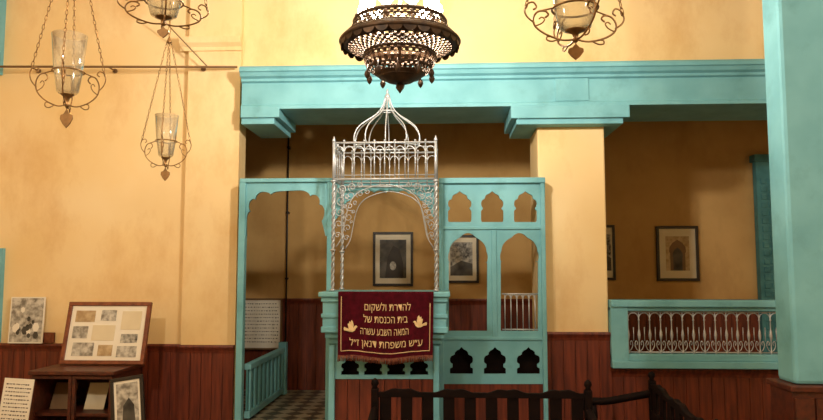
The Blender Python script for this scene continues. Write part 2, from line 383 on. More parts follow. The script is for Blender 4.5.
# ------------------------------------------------------------------ right railing
YB = 5.6
t = thing('railing', 'turquoise wooden railing with white iron balusters right of the ochre pier', 'railing', (X(700, YB), YB, Z(369, YB, 700)))
zr = lambda y: Z(y, YB, 700)
bm = NB(); box(bm, xm1 + .004, xr1, YB - .06, YB + .1, zr(307), zr(300), bev=.008); box(bm, xm1 + .004, xr1, YB - .03, YB + .07, zr(311), zr(307), bev=.006); obj('top_rail', bm, 'turq', t)
bm = NB(); box(bm, xm1 + .004, xr1, YB - .03, YB + .06, zr(361), zr(354), bev=.006); box(bm, xm1 + .004, xr1, YB - .06, YB + .06, zr(368), zr(361), bev=.006); obj('bottom_rail', bm, 'turq', t)
bm = NB(); box(bm, xm1 + .004, X(625, YB), YB - .04, YB + .06, zr(362), zr(306), bev=.006); obj('post', bm, 'turq', t)
z0, z1 = zr(354), zr(311); n = 16; xa, xb = X(626, YB), X(800, YB); H = z1 - z0
w = (xb - xa) / n
for i in range(n + 1):
    xx = xa + w * i
    bm = NB(); s = H
    lathe(bm, [(.008, 0), (.008, .05*s), (.0045, .08*s), (.0045, .3*s), (.009, .36*s), (.0125, .44*s), (.009, .52*s), (.0045, .58*s), (.0045, .76*s), (.009, .79*s), (.0045, .82*s), (.005, s)], (xx, YB, z0), 8)
    obj('baluster', bm, 'white', t)
bm = NB()
for i in range(n):
    c = xa + w * (i + .5)
    tube(bm, [(c + w*.5*math.cos(a), YB, z1 - .075 + .06*math.sin(a) ** .75) for a in [PI*k/10 for k in range(11)]], .0045, 5)
    for sg in (1, -1):
        tube(bm, [(c + sg * (w*.48 - p * w), YB, z0 + q * H) for p, q in cat([(0, .06), (.22, .1), (.38, .2), (.28, .3), (.14, .26), (.2, .2)], 3)], .0036, 5)
    tube(bm, [(c, YB, z0 + H*.3), (c, YB, z0 + H*.62)], .0034, 5)
tube(bm, [(xa, YB, z0 + .012), (xb, YB, z0 + .012)], .006); tube(bm, [(xa, YB, z1 - .008), (xb, YB, z1 - .008)], .005)
obj('scrollwork', bm, 'white', t)

# ------------------------------------------------------------------ bimah pulpit
YF = 4.93; YK = YS - .04
zq = lambda y: Z(y, YF, 385)
t = thing('pulpit', 'turquoise wooden reading platform front beneath the white iron canopy', 'pulpit', (X(385, YF), 5.2, 0))
qx = lambda p: X(p, YF)
bm = NB(); box(bm, qx(319), qx(450), YF - .02, YK, zq(297), zq(292), bev=.008); box(bm, qx(321.5), qx(447.5), YF, YK, zq(302), zq(297), bev=.005); obj('counter', bm, 'turq', t)
bm = NB(); box(bm, qx(323), qx(446), YF + .015, YK, zq(330), zq(302)); box(bm, qx(321.5), qx(447.5), YF + .005, YK, zq(318), zq(314), bev=.004); obj('box', bm, 'turq', t)
bm = NB()
for k, (a, b_, y0_, y1_) in enumerate(((321.5, 447.5, 333, 327), (325, 444, 339, 333), (328, 441, 345, 339))):
    box(bm, qx(a), qx(b_), YF + .005 + k * .03, YK, zq(y0_), zq(y1_), bev=.005)
obj('stepped_moulding', bm, 'turq', t)
YF2 = YF + .09
fx = lambda p: X(p, YF2)
outer = [P(a, b_, YF2) for a, b_ in ((331, 344), (438, 344), (438, 379), (331, 379))]
holes = [[P(a, b_, YF2) for a, b_ in shape(c - 9, c + 9, 358, 375, nich)] for c in (350, 373, 396, 419)]
obj('arcaded_panel', plate(outer, holes, YF2, YF2 + .03), 'turq', t)
bm = NB(); box(bm, fx(334), fx(436), YF2 + .1, YK, 0, Z(345, YF2, 385)); obj('core', bm, 'dark', t)
bm = NB()
xx0, xx1 = fx(336), fx(434)
for k in range(8): box(bm, xx0 + (xx1-xx0)*k/8 + .002, xx0 + (xx1-xx0)*(k+1)/8 - .002, YF2 + .01, YF2 + .1, .0, Z(379, YF2, 385))
obj('board_panel', bm, 'wood', t)
for a, b_ in ((330, 336), (433, 439)):
    bm = NB(); box(bm, fx(a), fx(b_), YF2 - .015, YF2 + .1, 0, Z(345, YF2, 385), bev=.005); obj('post', bm, 'turq', t)

# ------------------------------------------------------------------ velvet cloth
CL, CR = 338.5, 433.5
cx0, cx1 = X(CL, YF - .04), X(CR, YF - .04); ct = zq(292) + .001; cb = Z(356, YF - .04, 385)
t = thing('velvet_cloth', 'maroon velvet cloth with gold Hebrew embroidery draped over the pulpit front', 'cloth', ((cx0 + cx1) / 2, YF - .03, cb))
def cy_(u, v):
    e = .3 + .7 * min(1, abs(u - .5) * 2.2) ** 2
    return YF - .036 - v * .015 - (.004 + .022 * v) * (.5 + .5 * math.sin(u * 23 + .6 + .5 * v)) * e - .004 * math.sin(u * 47) * v
def cpt(u, v, lift=0):
    ins = .006 * v
    return (cx0 + ins + (cx1 - cx0 - 2 * ins) * u, cy_(u, v) - lift, ct - (ct - cb) * v - .012 * v * math.sin(u * PI) + .008 * v * math.sin(u * 9))
bm = NB(); NU, NV = 90, 26; grid = []
row = [bm.verts.new((cx0 + (cx1-cx0)*i/NU, YF + .03, ct + .002)) for i in range(NU + 1)]; grid.append(row)
row = [bm.verts.new((cx0 + (cx1-cx0)*i/NU, YF - .022, ct + .003)) for i in range(NU + 1)]; grid.append(row)
for j in range(NV + 1): grid.append([bm.verts.new(cpt(i / NU, j / NV)) for i in range(NU + 1)])
for j in range(len(grid) - 1):
    for i in range(NU):
        f = bm.faces.new((grid[j][i], grid[j+1][i], grid[j+1][i+1], grid[j][i+1])); f.smooth = True
dr = obj('drape', bm, 'velvet', t)
def uvpx(px, py): return (px - CL) / (CR - CL), (py - 291.4) / (356 - 291.4)
bm = NB()
e = .035
loop = [(e, .07)] + [(e + (1-2*e)*k/30, .92) for k in range(31)] + [(1-e, .07)]
loop2 = []
for (a, b_), (c, d_) in zip(loop, loop[1:]):
    for k in range(8): loop2.append(cpt(a + (c-a)*k/8, b_ + (d_-b_)*k/8, .003))
tube(bm, loop2, .003, 4)
obj('gold_border', bm, 'gold', dr)
bm = NB()
for k in range(170):
    u = (k + .5) / 170; a = Vector(cpt(u, 1.0)); L_ = .032 + random.random() * .006
    tube(bm, [a + Vector((0, 0, .006)), a + Vector((random.uniform(-.003, .003), -.002, -L_))], .002, 4)
obj('fringe', bm, 'fringe', dr)
lines = [('\u05dc\u05d4\u05d3\u05e8\u05ea \u05d5\u05dc\u05e9\u05e7\u05d5\u05dd', 365, 411, 306.5), ('\u05d1\u05d9\u05ea \u05d4\u05db\u05e0\u05e1\u05ea \u05e9\u05dc', 364, 408, 318.5),
         ('\u05d4\u05de\u05d0\u05d4 \u05d4\u05e9\u05d1\u05e2 \u05e2\u05e9\u05e8\u05d4', 361, 409, 330.5), ('\u05e2\u05f4\u05e9 \u05de\u05e9\u05e4\u05d7\u05ea \u05d3\u05e0\u05d0\u05df \u05d6\u05f4\u05dc', 350, 423, 342.5)]
for tx, a, b_, yc in lines:
    cu = bpy.data.curves.new('tmp', 'FONT'); cu.body = tx[::-1]; cu.size = 1; cu.resolution_u = 6
    bm = curve_to_bm(cu); bpy.data.curves.remove(cu)
    bmesh.ops.triangulate(bm, faces=bm.faces)
    xs = [v.co.x for v in bm.verts]
    mn, mxx = min(xs), max(xs); k = (b_ - a) / (mxx - mn); ky = 6.4 / .62
    for v in bm.verts:
        u, w = uvpx(a + (v.co.x - mn) * k, yc + 3.1 - v.co.y * ky)
        v.co = Vector(cpt(u, w, .005))
    obj('lettering', bm, 'gold', dr, fix=False)
dbody = [(-10, 3.2), (-8.6, 4.6), (-7, 5), (-5.4, 4.2), (-4, 2.2), (0, 1.2), (4, .4), (10, 3), (11, 1), (10.5, -1.5), (6, -2), (2, -4), (-2.5, -4.2), (-6, -2), (-7.6, 1), (-8, 2.6)]
dwing = [(-3.4, 1.6), (-4.2, 5), (-3, 10), (-1, 12.5), (.3, 9.6), (2.6, 10.4), (3, 7.4), (5, 7.4), (4.4, 4), (3.4, .4), (0, 0)]
for cxp, cyp, sg in ((351.5, 329, -1), (420, 324, 1)):
    bm = NB()
    for pl, lf in ((dbody, .005), (dwing, .0056)):
        vs = []
        for a, b_ in pl:
            u, w = uvpx(cxp + sg * a * .66, cyp - b_ * .74); vs.append(bm.verts.new(cpt(u, w, lf)))
        f = bm.faces.new(vs); bmesh.ops.triangulate(bm, faces=[f])
    obj('embroidered_dove', bm, 'gold', dr)

# ------------------------------------------------------------------ iron canopy
Y0, Y1 = 4.985, YK - .03
cxl, cxr = X(333, Y0), X(436, Y0)
zc = lambda y: Z(y, Y0, 385)
pxm = (cxr - cxl) / 103.0
cmx, cmy = (cxl + cxr) / 2, (Y0 + Y1) / 2
zcb = zq(292) + .002
t = thing('iron_canopy', 'white wrought iron canopy with openwork dome above the pulpit', 'canopy', (cmx, cmy, zcb))
for (x, y) in ((cxl, Y0), (cxr, Y0), (cxl, Y1), (cxr, Y1)):
    bm = NB(); zA, zB = zcb + .002, zc(142)
    for ph in (0, PI):
        tube(bm, [(x + .007*math.cos(ph + k*.9), y + .007*math.sin(ph + k*.9), zA + (zc(180) - zA) * k / 60) for k in range(61)], .008, 5)
    tube(bm, [(x, y, zc(180)), (x, y, zB)], .011, 8)
    for zz in (zcb + .009, zc(250), zc(181)): lathe(bm, [(.016, -.008), (.022, 0), (.016, .008)], (x, y, zz), 8)
    lathe(bm, [(.009, 0), (.014, .014), (.007, .03), (.002, .045)], (x, y, zB), 8)
    obj('post', bm, 'white', t)
faces = [((cxl, Y0), (cxr, Y0)), ((cxl, Y1), (cxr, Y1)), ((cxl, Y0), (cxl, Y1)), ((cxr, Y0), (cxr, Y1))]
for fi, (A, B) in enumerate(faces):
    A = Vector((A[0], A[1], 0)); B = Vector((B[0], B[1], 0)); W = (B - A).length; d = (B - A) / W
    def G(u, z): 
        q = A + d * u; return (q.x, q.y, z)
    bm = NB(); n = 10 if fi < 2 else 5
    for yy, r in ((142.5, .008), (179, .009), (175, .004)): tube(bm, [G(0, zc(yy)), G(W, zc(yy))], r, 6)
    w = W / n
    for i in range(n + 1):
        if 0 < i < n: tube(bm, [G(i*w, zc(180)), G(i*w, zc(142))], .005, 5)
        ball(bm, G(i*w, zc(140.5)), .009, 6)
        ball(bm, G(i*w, zc(163)), .008, 6)
        if i < n:
            c = i*w + w/2
            tube(bm, [G(c + w/2*math.cos(a), zc(153.5) + (zc(146) - zc(153.5)) * math.sin(a)) for a in [PI*k/10 for k in range(11)]], .0042, 5)
    obj('gallery', bm, 'white', t)
    bm = NB()
    half = [(3, 247), (8.5, 238), (11, 227), (13, 216), (15.5, 206), (19.5, 198), (26, 192), (35, 188), (44, 185.5), (52, 184.5)]
    sc = W / 104
    for sg in (0, 1):
        U = lambda p: (p * sc if not sg else W - p * sc)
        tube(bm, [G(U(a), zc(b_)) for a, b_ in cat(half, 3)], .004, 5)
        scr = [(4.4, 235, 3.2, 0), (5.6, 224, 4.2, 2), (6.6, 212, 4.8, 4), (7.6, 200.5, 5.2, 1), (8.5, 188.5, 5.5, 3), (19, 187, 4.6, 2), (27.5, 184.5, 3.2, 4), (14, 196.5, 2.6, 1), (11.8, 206, 2.2, 3), (10, 217.5, 1.8, 2)]
        for j, (a, b_, r, ph) in enumerate(scr):
            pts = spiral(a, b_, r, ph, 1.25, 16, 1 if j % 2 else -1, .25)
            tube(bm, [G(U(p), zc(q)) for p, q in pts], .0034, 5)
    obj('filigree_arch', bm, 'white', t)
prof = [(33.5, 141), (36, 136), (35.5, 129), (31, 121), (22.5, 114.5), (13, 108.5), (7, 102), (4, 96), (2.5, 90)]
sp = cat(prof)
for k in range(10):
    a = 2*PI*(k + .5)/10; bm = NB()
    tube(bm, [(cmx + r*pxm*math.cos(a), cmy + r*pxm*.62*math.sin(a), zc(y)) for r, y in sp], .005, 5)
    obj('dome_rib', bm, 'white', t)
for r, y in ((33.5, 141), (8.6, 104.5)):
    bm = NB(); tube(bm, [(cmx + r*pxm*math.cos(a), cmy + r*pxm*.62*math.sin(a), zc(y)) for a in [2*PI*k/28 for k in range(28)]], .006, 5, True)
    obj('dome_ring', bm, 'white', t)
for sx in (-1, 1):
    bm = NB(); tube(bm, [(cmx + sx*33.5*pxm, cmy, zc(141)), (cxr if sx > 0 else cxl, cmy, zc(142))], .005, 5); obj('dome_tie', bm, 'white', t)
    bm = NB(); tube(bm, [(cmx, cmy + sx*33.5*pxm*.62, zc(141)), (cmx, Y1 if sx > 0 else Y0, zc(142))], .005, 5); obj('dome_tie', bm, 'white', t)
bm = NB(); lathe(bm, [(.004, -.02), (.018, 0), (.022, .015), (.014, .03), (.006, .04), (.01, .05), (.002, .075)], (cmx, cmy, zc(91)), 10); obj('finial', bm, 'white', t)

# ------------------------------------------------------------------ chandelier
YC = 3.6; ccx = X(400, YC, 40); k = YC / math.cos(YAW) / F * 1.0
zh = lambda y: Z(y, YC, 400)
t = thing('chandelier', 'large pierced bronze drum chandelier with lit bulbs hanging above the canopy', 'chandelier', (ccx, YC, zh(92)))
def pier(prof, seg, skip=(), th=.0062, step=2):
    bm = NB(); rows = lathe(bm, prof, (ccx, YC, 0), seg, False)
    fs = [f for i, r in enumerate(rows) if i not in skip for j, f in enumerate(r) if (i + j) % step == 0]
    bmesh.ops.inset_individual(bm, faces=fs, thickness=th, use_even_offset=True)
    bmesh.ops.delete(bm, geom=fs, context='FACES')
    return bm
def solid(o, th=.004):
    m = o.modifiers.new('thickness', 'SOLIDIFY'); m.thickness = th; return o
R = lambda px: px * k
def lerp_prof(ps, n):
    out = []
    for (a, b_), (c, d_) in zip(ps, ps[1:]):
        for i in range(n): out.append((a + (c-a)*i/n, b_ + (d_-b_)*i/n))
    return out + [ps[-1]]
solid(obj('pierced_drum', pier([(R(47), zh(23)), (R(48), zh(26)), (R(49.2), zh(29)), (R(51), zh(32)), (R(53), zh(35)), (R(55), zh(37.3))], 96, th=.0055), 'bronze', t))
bm = NB(); lathe(bm, [(R(55), zh(37.3)), (R(57), zh(38)), (R(59.5), zh(39.5)), (R(60.5), zh(41)), (R(60.5), zh(45)), (R(58), zh(46.5)), (R(53), zh(47.6))], (ccx, YC, 0), 64, False); solid(obj('solid_rim', bm, 'bronze', t))
for r, y, w in ((47, 23, .009), (49.2, 29, .004), (55, 37.3, .008), (60.5, 43, .01)):
    bm = NB(); tube(bm, [(ccx + R(r)*math.cos(a), YC + R(r)*math.sin(a), zh(y)) for a in [2*PI*q/56 for q in range(56)]], w, 6, True)
    obj('rim_band', bm, 'bronze', t)
for q in range(28):
    a = 2*PI*q/28; ca, sa = math.cos(a), math.sin(a); tt = Vector((-sa, ca, 0)); c = Vector((ccx + R(60)*ca, YC + R(60)*sa, 0)); w = R(60)*PI/28
    bm = NB(); A = [c + tt*w*math.cos(b_) + Vector((0, 0, zh(43.5) - .034*math.sin(b_))) for b_ in [PI*j/8 for j in range(9)]]
    n_ = Vector((ca, sa, 0)) * .003
    va = [bm.verts.new(p + n_) for p in A]; vb = [bm.verts.new(p - n_) for p in A]
    bm.faces.new(va); bm.faces.new(vb[::-1])
    for j in range(9): bm.faces.new((va[j], vb[j], vb[(j+1) % 9], va[(j+1) % 9]))
    obj('scallop', bm, 'bronze', t)
    if q % 2 == 0:
        bm = NB(); c2 = Vector((ccx + R(47)*ca, YC + R(47)*sa, zh(23)))
        lathe(bm, [(.007, 0), (.009, .008), (.004, .016), (.001, .022)], c2, 6); obj('crest_knob', bm, 'bronze', t)
solid(obj('pierced_underside', pier(lerp_prof([(R(53), zh(47.6)), (R(44), zh(50.8)), (R(36), zh(54.5))], 3), 84, th=.0056), 'bronze', t))
solid(obj('pierced_bowl', pier([(R(36), zh(54.5)), (R(37), zh(58)), (R(36.8), zh(61)), (R(35.4), zh(64.5)), (R(33), zh(68)), (R(30), zh(71)), (R(26), zh(73.5))], 64, th=.0055), 'bronze', t))
bm = NB(); lathe(bm, [(R(26), zh(73.5)), (R(24), zh(74)), (R(21), zh(77)), (R(18), zh(78)), (R(13), zh(81)), (R(8), zh(82.5)), (R(1), zh(83))], (ccx, YC, 0), 32, False); solid(obj('lower_cup', bm, 'bronze', t))
for r, y, w in ((36, 54.5, .009), (37, 58, .005), (32, 69, .006), (21, 77, .005)):
    bm = NB(); tube(bm, [(ccx + R(r)*math.cos(a), YC + R(r)*math.sin(a), zh(y)) for a in [2*PI*q/40 for q in range(40)]], w, 6, True)
    obj('bowl_band', bm, 'bronze', t)
dropp = [(.004, .075), (.004, .05), (.012, .04), (.016, .026), (.01, .01), (.001, 0)]
for q in range(10):
    a = 2*PI*(q+.5)/10; bm = NB(); lathe(bm, dropp, (ccx + R(34)*math.cos(a), YC + R(34)*math.sin(a), zh(68) - .072), 8); obj('drop', bm, 'bronze', t)
bm = NB(); lathe(bm, [(.012, .07), (.01, .055), (.02, .045), (.022, .03), (.012, .015), (.001, 0)], (ccx, YC, zh(93.5)), 10); obj('drop', bm, 'bronze', t)
bm = NB()
tube(bm, [(ccx, YC, zh(81)), (ccx, YC, zh(-40))], .009, 8); chain(bm, (ccx, YC, zh(-40)), (ccx, YC, CEIL), .05, .012, .004)
obj('stem', bm, 'bronze', t)
for q in range(9):
    a = 2*PI*(q+.3)/9; bx_, by_ = ccx + R(37)*math.cos(a), YC + R(37)*math.sin(a)
    bm = NB(); zz = zh(23)
    lathe(bm, [(.012, -.03), (.022, -.01), (.012, .0), (.014, .03), (.016, .034)], (bx_, by_, zz), 8)
    tube(bm, [(ccx, YC, zh(34)), ((ccx+bx_)/2, (YC+by_)/2, zh(37)), (bx_, by_, zz - .025)], .006, 5); ho = obj('bulb_holder', bm, 'bronze', t)
    bm = NB(); lathe(bm, [(.014, .03), (.025, .042), (.037, .058), (.04, .08), (.034, .104), (.019, .12), (.001, .126)], (bx_, by_, zz), 12); obj('bulb', bm, 'bulb', ho)

# ------------------------------------------------------------------ hanging glass lamps
def lamp(px, py, Y, label, rz=0.3, zk=1.0):
    x, z = P(px, py, Y)
    t = thing('hanging_lamp', label, 'lamp', (x, Y, z), 'hanging glass oil lamps')
    K = lambda pr: [(r, zz if zz <= 0 else (zz * zk if zz < .24 else zz - .24 * (1 - zk))) for r, zz in pr]
    kz = lambda zz: K([(0, zz)])[0][1]
    gl_ = NB(); lathe(gl_, K([(.001, .15), (.036, .15), (.044, .16), (.058, .25), (.072, .41), (.0695, .41), (.0555, .25), (.041, .165), (.001, .157)]), (x, Y, z), 24, False)
    bm = NB(); tube(bm, [(x + .064*math.cos(a), Y + .064*math.sin(a), z + kz(.248)) for a in [2*PI*q/24 for q in range(24)]], .0034, 5, True); obj('ring', bm, 'brass', t)
    bm = NB(); lathe(bm, K([(.03, .147), (.024, .142), (.01, .13), (.006, .11), (.012, .1), (.003, .085)]), (x, Y, z), 12); obj('cup_holder', bm, 'brass', t)
    obj('glass', gl_, 'glass', t, fix=False)
    ap = Vector((x, Y, z + .88))
    arms = 4
    for q in range(arms):
        a = rz + 2*PI*q/arms; d = Vector((math.cos(a), math.sin(a), 0)); o = Vector((x, Y, z)); bm = NB()
        G = lambda r, h: o + d*r + Vector((0, 0, kz(h)))
        path = cat([(.008, .10), (.04, .095), (.085, .115), (.118, .15), (.125, .19), (.112, .225), (.09, .232), (.08, .215), (.09, .2)], 4)
        tube(bm, [G(*p) for p in path], .003, 5)
        path = cat([(.122, .17), (.142, .195), (.15, .225), (.143, .25), (.125, .258), (.115, .245), (.125, .235)], 4)
        tube(bm, [G(*p) for p in path], .0026, 5)
        path = cat([(.05, .098), (.07, .085), (.085, .09), (.085, .105), (.075, .108)], 4); tube(bm, [G(*p) for p in path], .0024, 5)
        path = cat([(.118, .155), (.1, .17), (.092, .19), (.1, .2), (.108, .19)], 4); tube(bm, [G(*p) for p in path], .0022, 5)
        tube(bm, [G(.064, .246), G(.1, .232)], .0026, 4)
        obj('scroll_arm', bm, 'brass', t)
        bm = NB(); chain(bm, G(.146, .24), ap + d*.012); obj('chain', bm, 'brass', t)
    bm = NB(); lathe(bm, [(.014, -.01), (.016, 0), (.008, .02), (.003, .03)], ap, 10); chain(bm, ap + Vector((0, 0, .025)), (x, Y, CEIL), .045, .008, .0025); obj('hanging_chain', bm, 'brass', t)
    bm = NB(); leaf = [(0, 0), (.016, .018), (.028, .04), (.026, .056), (.012, .062), (.004, .075), (0, .086), (-.004, .075), (-.012, .062), (-.026, .056), (-.028, .04), (-.016, .018)]
    leaf = [(a * (.5 + .5 * zk), b_ * zk) for a, b_ in leaf]
    A = [bm.verts.new((x + a, Y - .003, z + b_)) for a, b_ in leaf]; B = [bm.verts.new((x + a, Y + .003, z + b_)) for a, b_ in leaf]; n = len(leaf)
    bm.faces.new(A); bm.faces.new(B[::-1])
    for i in range(n): bm.faces.new((A[i], B[i], B[(i+1) % n], A[(i+1) % n]))
    obj('leaf_pendant', bm, 'brass', t)
lamp(66, 128, 2.9, 'hanging glass oil lamp in brass scrolls nearest the left edge of the view', .35)
lamp(165, 181, 4.2, 'smallest and lowest hanging glass oil lamp, its long chains against the ochre wall', .2)
lamp(163, 38, 2.33, 'hanging oil lamp cut by the top edge directly above the smallest lamp', .45, .5)
lamp(576, 60, 1.94, 'hanging oil lamp cut by the top edge to the right of the chandelier', .25, .58)

# ------------------------------------------------------------------ pipes
t = thing('wall_rod', 'thin brown rod fixed across the ochre wall behind the hanging lamps', 'rod', (X(100, 5.6), 5.6, Z(66, 5.6, 100)))
bm = NB(); tube(bm, [(XLW + .001, 5.55, Z(65, 5.55, 0)), (X(203, 5.55), 5.55, Z(67, 5.55, 203)), (xL - .01, 5.58, Z(67, 5.58, 240))], .01, 8); obj('rod', bm, 'pipe', t)
bm = NB(); tube(bm, [(X(203, 5.55), 5.55, Z(67, 5.55, 203)), (X(174, 5.5), 5.5, Z(38, 5.5, 174)), (X(150, 5.4), 5.4, Z(14, 5.4, 150))], .005, 6); obj('stay', bm, 'pipe', t)
for px in (20, 100, 195):
    yy = YW - (PD if px > 186 else 0)
    bm = NB(); xx = X(px, 5.55); lathe(bm, [(.02, 0), (.02, .012)], (0, 0, 0), 10); bm.transform(Matrix.Translation((xx, yy - .012, Z(66.2, 5.55, px))) @ Matrix.Rotation(-PI/2, 4, 'X'))
    tube(bm, [(xx, yy, Z(66.2, 5.55, px)), (xx, 5.55, Z(66.2, 5.55, px))], .006, 6); obj('bracket', bm, 'pipe', t)
bm = NB(); xx = X(288, YR); tube(bm, [(xx, YR - .055, ZF2), (xx, YR - .055, 3.39)], .009, 8)
for zz in (1.5, 2.2, 2.9): box(bm, xx - .015, xx + .015, YR - .06, YR, zz, zz + .02)
tag(obj('wall_pipe', bm, 'black'), 'thin dark vertical pipe on the rear wall seen through the arched doorway', 'pipe')

# ------------------------------------------------------------------ rear wall pictures
def picture(a, b_, y0_, y1_, label, fr, kind, mat_w=.22, fw=.025):
    x0, z1 = P(a, y0_, YR - .03); x1, z0 = P(b_, y1_, YR - .03); yb = YR - .002; 
    t = thing('framed_picture', label, 'picture', ((x0+x1)/2, YR, z0), 'framed pictures on the rear wall')
    bm = NB()
    for q in ((x0, x1, z0, z0+fw), (x0, x1, z1-fw, z1), (x0, x0+fw, z0+fw, z1-fw), (x1-fw, x1, z0+fw, z1-fw)): box(bm, q[0], q[1], YR - .035, yb, q[2], q[3], bev=.003)
    obj('frame', bm, fr, t)
    bm = NB(); box(bm, x0+fw, x1-fw, YR - .018, yb, z0+fw, z1-fw); mo = obj('mount', bm, 'mat', t)
    w, h_ = x1 - x0, z1 - z0; mx_, mz = w*mat_w, h_*mat_w*.85
    X0, X1, Z0, Z1 = x0+mx_, x1-mx_, z0+mz, z1-mz
    bm = NB(); rect(bm, X0, X1, Z0, Z1, YR - .02, 0)
    cxx = (X0+X1)/2; ww = X1-X0; hh = Z1-Z0
    if kind == 'arch':
        l = [(.32, 0), (.32, .5), (.36, .55), (.34, .68), (.22, .8), (0, .9)]
        poly(bm, [(cxx + u*ww, Z0 + v*hh) for u, v in l] + [(cxx - u*ww, Z0 + v*hh) for u, v in l[:-1]][::-1], YR - .021, 1)
        poly(bm, [(cxx + u*ww*.6, Z0 + v*hh*.75) for u, v in l] + [(cxx - u*ww*.6, Z0 + v*hh*.75) for u, v in l[:-1]][::-1], YR - .022, 2)
        ms = ['ochre_photo', 'pipe', 'bwd']
    elif kind == 'figure':
        poly(bm, [(X0 + ww*.2, Z0), (X1 - ww*.1, Z0), (X1 - ww*.12, Z0 + hh*.4), (cxx + ww*.25, Z0 + hh*.75), (cxx, Z0 + hh*.85), (cxx - ww*.2, Z0 + hh*.55)], YR - .021, 1)
        poly(bm, [(cxx + ww*.12*math.cos(q), Z0 + hh*.32 + hh*.12*math.sin(q)) for q in [2*PI*j/12 for j in range(12)]], YR - .022, 2)
        ms = ['bwd', 'black', 'bw']
    else:
        poly(bm, [(X0, Z0), (X1, Z0), (X1, Z0 + hh*.35), (cxx, Z0 + hh*.45), (X0, Z0 + hh*.25)], YR - .021, 1)
        ms = ['bw', 'bwd']
    obj('photograph', bm, ms, mo)
picture(373, 413, 232, 286, 'black framed dark photograph seen through the middle of the white canopy', 'black', 'figure', .17)
picture(444, 479, 235, 283, 'black framed pale photograph seen through the left arch of the carved screen', 'black', 'plain', .18)
picture(594, 616, 225, 280, 'black framed picture mostly hidden behind the ochre pier', 'black', 'plain', .2)
picture(656, 700, 226, 281, 'black framed photograph of an arched doorway alone above the right railing', 'black', 'arch', .22, .028)
def text_rows(parent, x0, x1, ztop, dz, hh, n, ya, yb_, wr, gap, T=None):
    for j in range(n):
        bm = NB(); a = x0
        while a < x1 - wr[1]:
            q = random.uniform(*wr); h0 = hh * random.uniform(.6, 1); box(bm, a, a + q, ya, yb_, ztop - j*dz - h0, ztop - j*dz); a += q + gap * random.uniform(.6, 1.6)
        obj('printed_line', bm, 'ink', parent, T)
x0, z1 = P(243, 300, YR - .05); x1, z0 = P(280, 348, YR - .05)
t = thing('framed_notice', 'cream framed sheet of dense writing on the rear wall inside the arched doorway', 'notice', ((x0+x1)/2, YR - .05, z0))
bm = NB(); box(bm, x0, x1, YR - .055, YR - .042, z0, z1); sh = obj('sheet', bm, 'paper', t)
bm = NB()
for q in ((x0-.015, x1+.015, z0-.015, z0), (x0-.015, x1+.015, z1, z1+.015), (x0-.015, x0, z0, z1), (x1, x1+.015, z0, z1)): box(bm, q[0], q[1], YR - .062, YR - .02, q[2], q[3])
obj('frame', bm, 'pipe', t)
text_rows(sh, x0 + .03, x1 - .01, z1 - .035, .036, .011, 12, YR - .0565, YR - .055, (.006, .018), .012)

# ------------------------------------------------------------------ left corner
YD = 5.0
x0, x1 = X(31, YD, 390), X(112, YD, 390); zt = Z(371, YD, 80); yb = 5.5
t = thing('display_case', 'reddish wooden display case against the wainscot at lower left', 'cabinet', ((x0+x1)/2, 5.25, 0))
bm = NB(); box(bm, x0 - .02, x1 + .02, YD - .02, yb, zt - .03, zt, bev=.006); obj('top', bm, 'wood_d', t)
bm = NB(); box(bm, x0, x1, yb - .02, yb, .1, zt - .03); box(bm, x0, x0 + .02, YD + .03, yb, .1, zt - .03); box(bm, x1 - .02, x1, YD + .03, yb, .1, zt - .03); box(bm, x0, x1, YD, yb, .08, .12); box(bm, x0 + .02, x1 - .02, YD + .03, yb - .02, .55, .57); obj('carcass', bm, 'wood_d', t)
for a, b_ in ((x0, (x0+x1)/2 - .002), ((x0+x1)/2 + .002, x1)):
    bm = NB(); f_ = .024; z0_ = .13; z1_ = zt - .035
    for q in ((a, b_, z0_, z0_+f_), (a, b_, z1_-f_, z1_), (a, a+f_, z0_+f_, z1_-f_), (b_-f_, b_, z0_+f_, z1_-f_)): box(bm, q[0], q[1], YD, YD + .025, q[2], q[3], bev=.003)
    d_ = obj('door', bm, 'wood_d', t)
for a in (x0, x1 - .05):
    for y_ in (YD, yb - .05): 
        bm = NB(); box(bm, a, a + .05, y_, y_ + .05, 0, .08); obj('foot', bm, 'wood_d', t)
xs0, xs1 = X(-20, 4.6, 420), X(165, 4.6, 420); zs = .5
bm = NB(); box(bm, xs0, xs1, 4.55, YD - .025, zs - .03, zs); box(bm, xs0, xs0 + .03, 4.57, YD - .03, 0, zs - .03); box(bm, xs1 - .03, xs1, 4.57, YD - .03, 0, zs - .03); obj('lower_shelf', bm, 'wood_d', t)
labs = ['tan paper leaning at the left inside the display case', 'cream paper leaning in the right half of the display case']
for q, (a, w, hh_, m_) in enumerate(((.05, .17, .2, 'pipe'), (.31, .15, .2, 'cream'))):
    bm = NB(); box(bm, 0, w, 0, .004, 0, hh_); T = Matrix.Translation((x0 + a, YD + .16, .574)) @ Matrix.Rotation(-.45, 4, 'X')
    o = obj('document', bm, m_, None, T)
    tag(o, labs[q], 'paper', 'papers inside the display case')
def lean(px0, px1, py0, py1, Y, ang, roll=0, zbase=None):
    xc = X((px0+px1)/2, Y, py1); zz = Z(py1, Y, (px0+px1)/2) if zbase is None else zbase
    return xc, zz, Matrix.Translation((xc, Y, zz)) @ Matrix.Rotation(-ang, 4, 'X') @ Matrix.Rotation(roll, 4, 'Y')
Yb = 5.3; w = X(144, Yb, 366) - X(60, Yb, 366); hgt = (Z(303, Yb + .12, 105) - zt) / math.cos(.24)
xc, zz, T = lean(60, 144, 303, 366, Yb, .24, 0, zt + .006)
t = thing('photo_board', 'brown wooden frame of small photographs and papers leaning on top of display case', 'picture frame', (xc, Yb, zz))
bm = NB(); f_ = .03
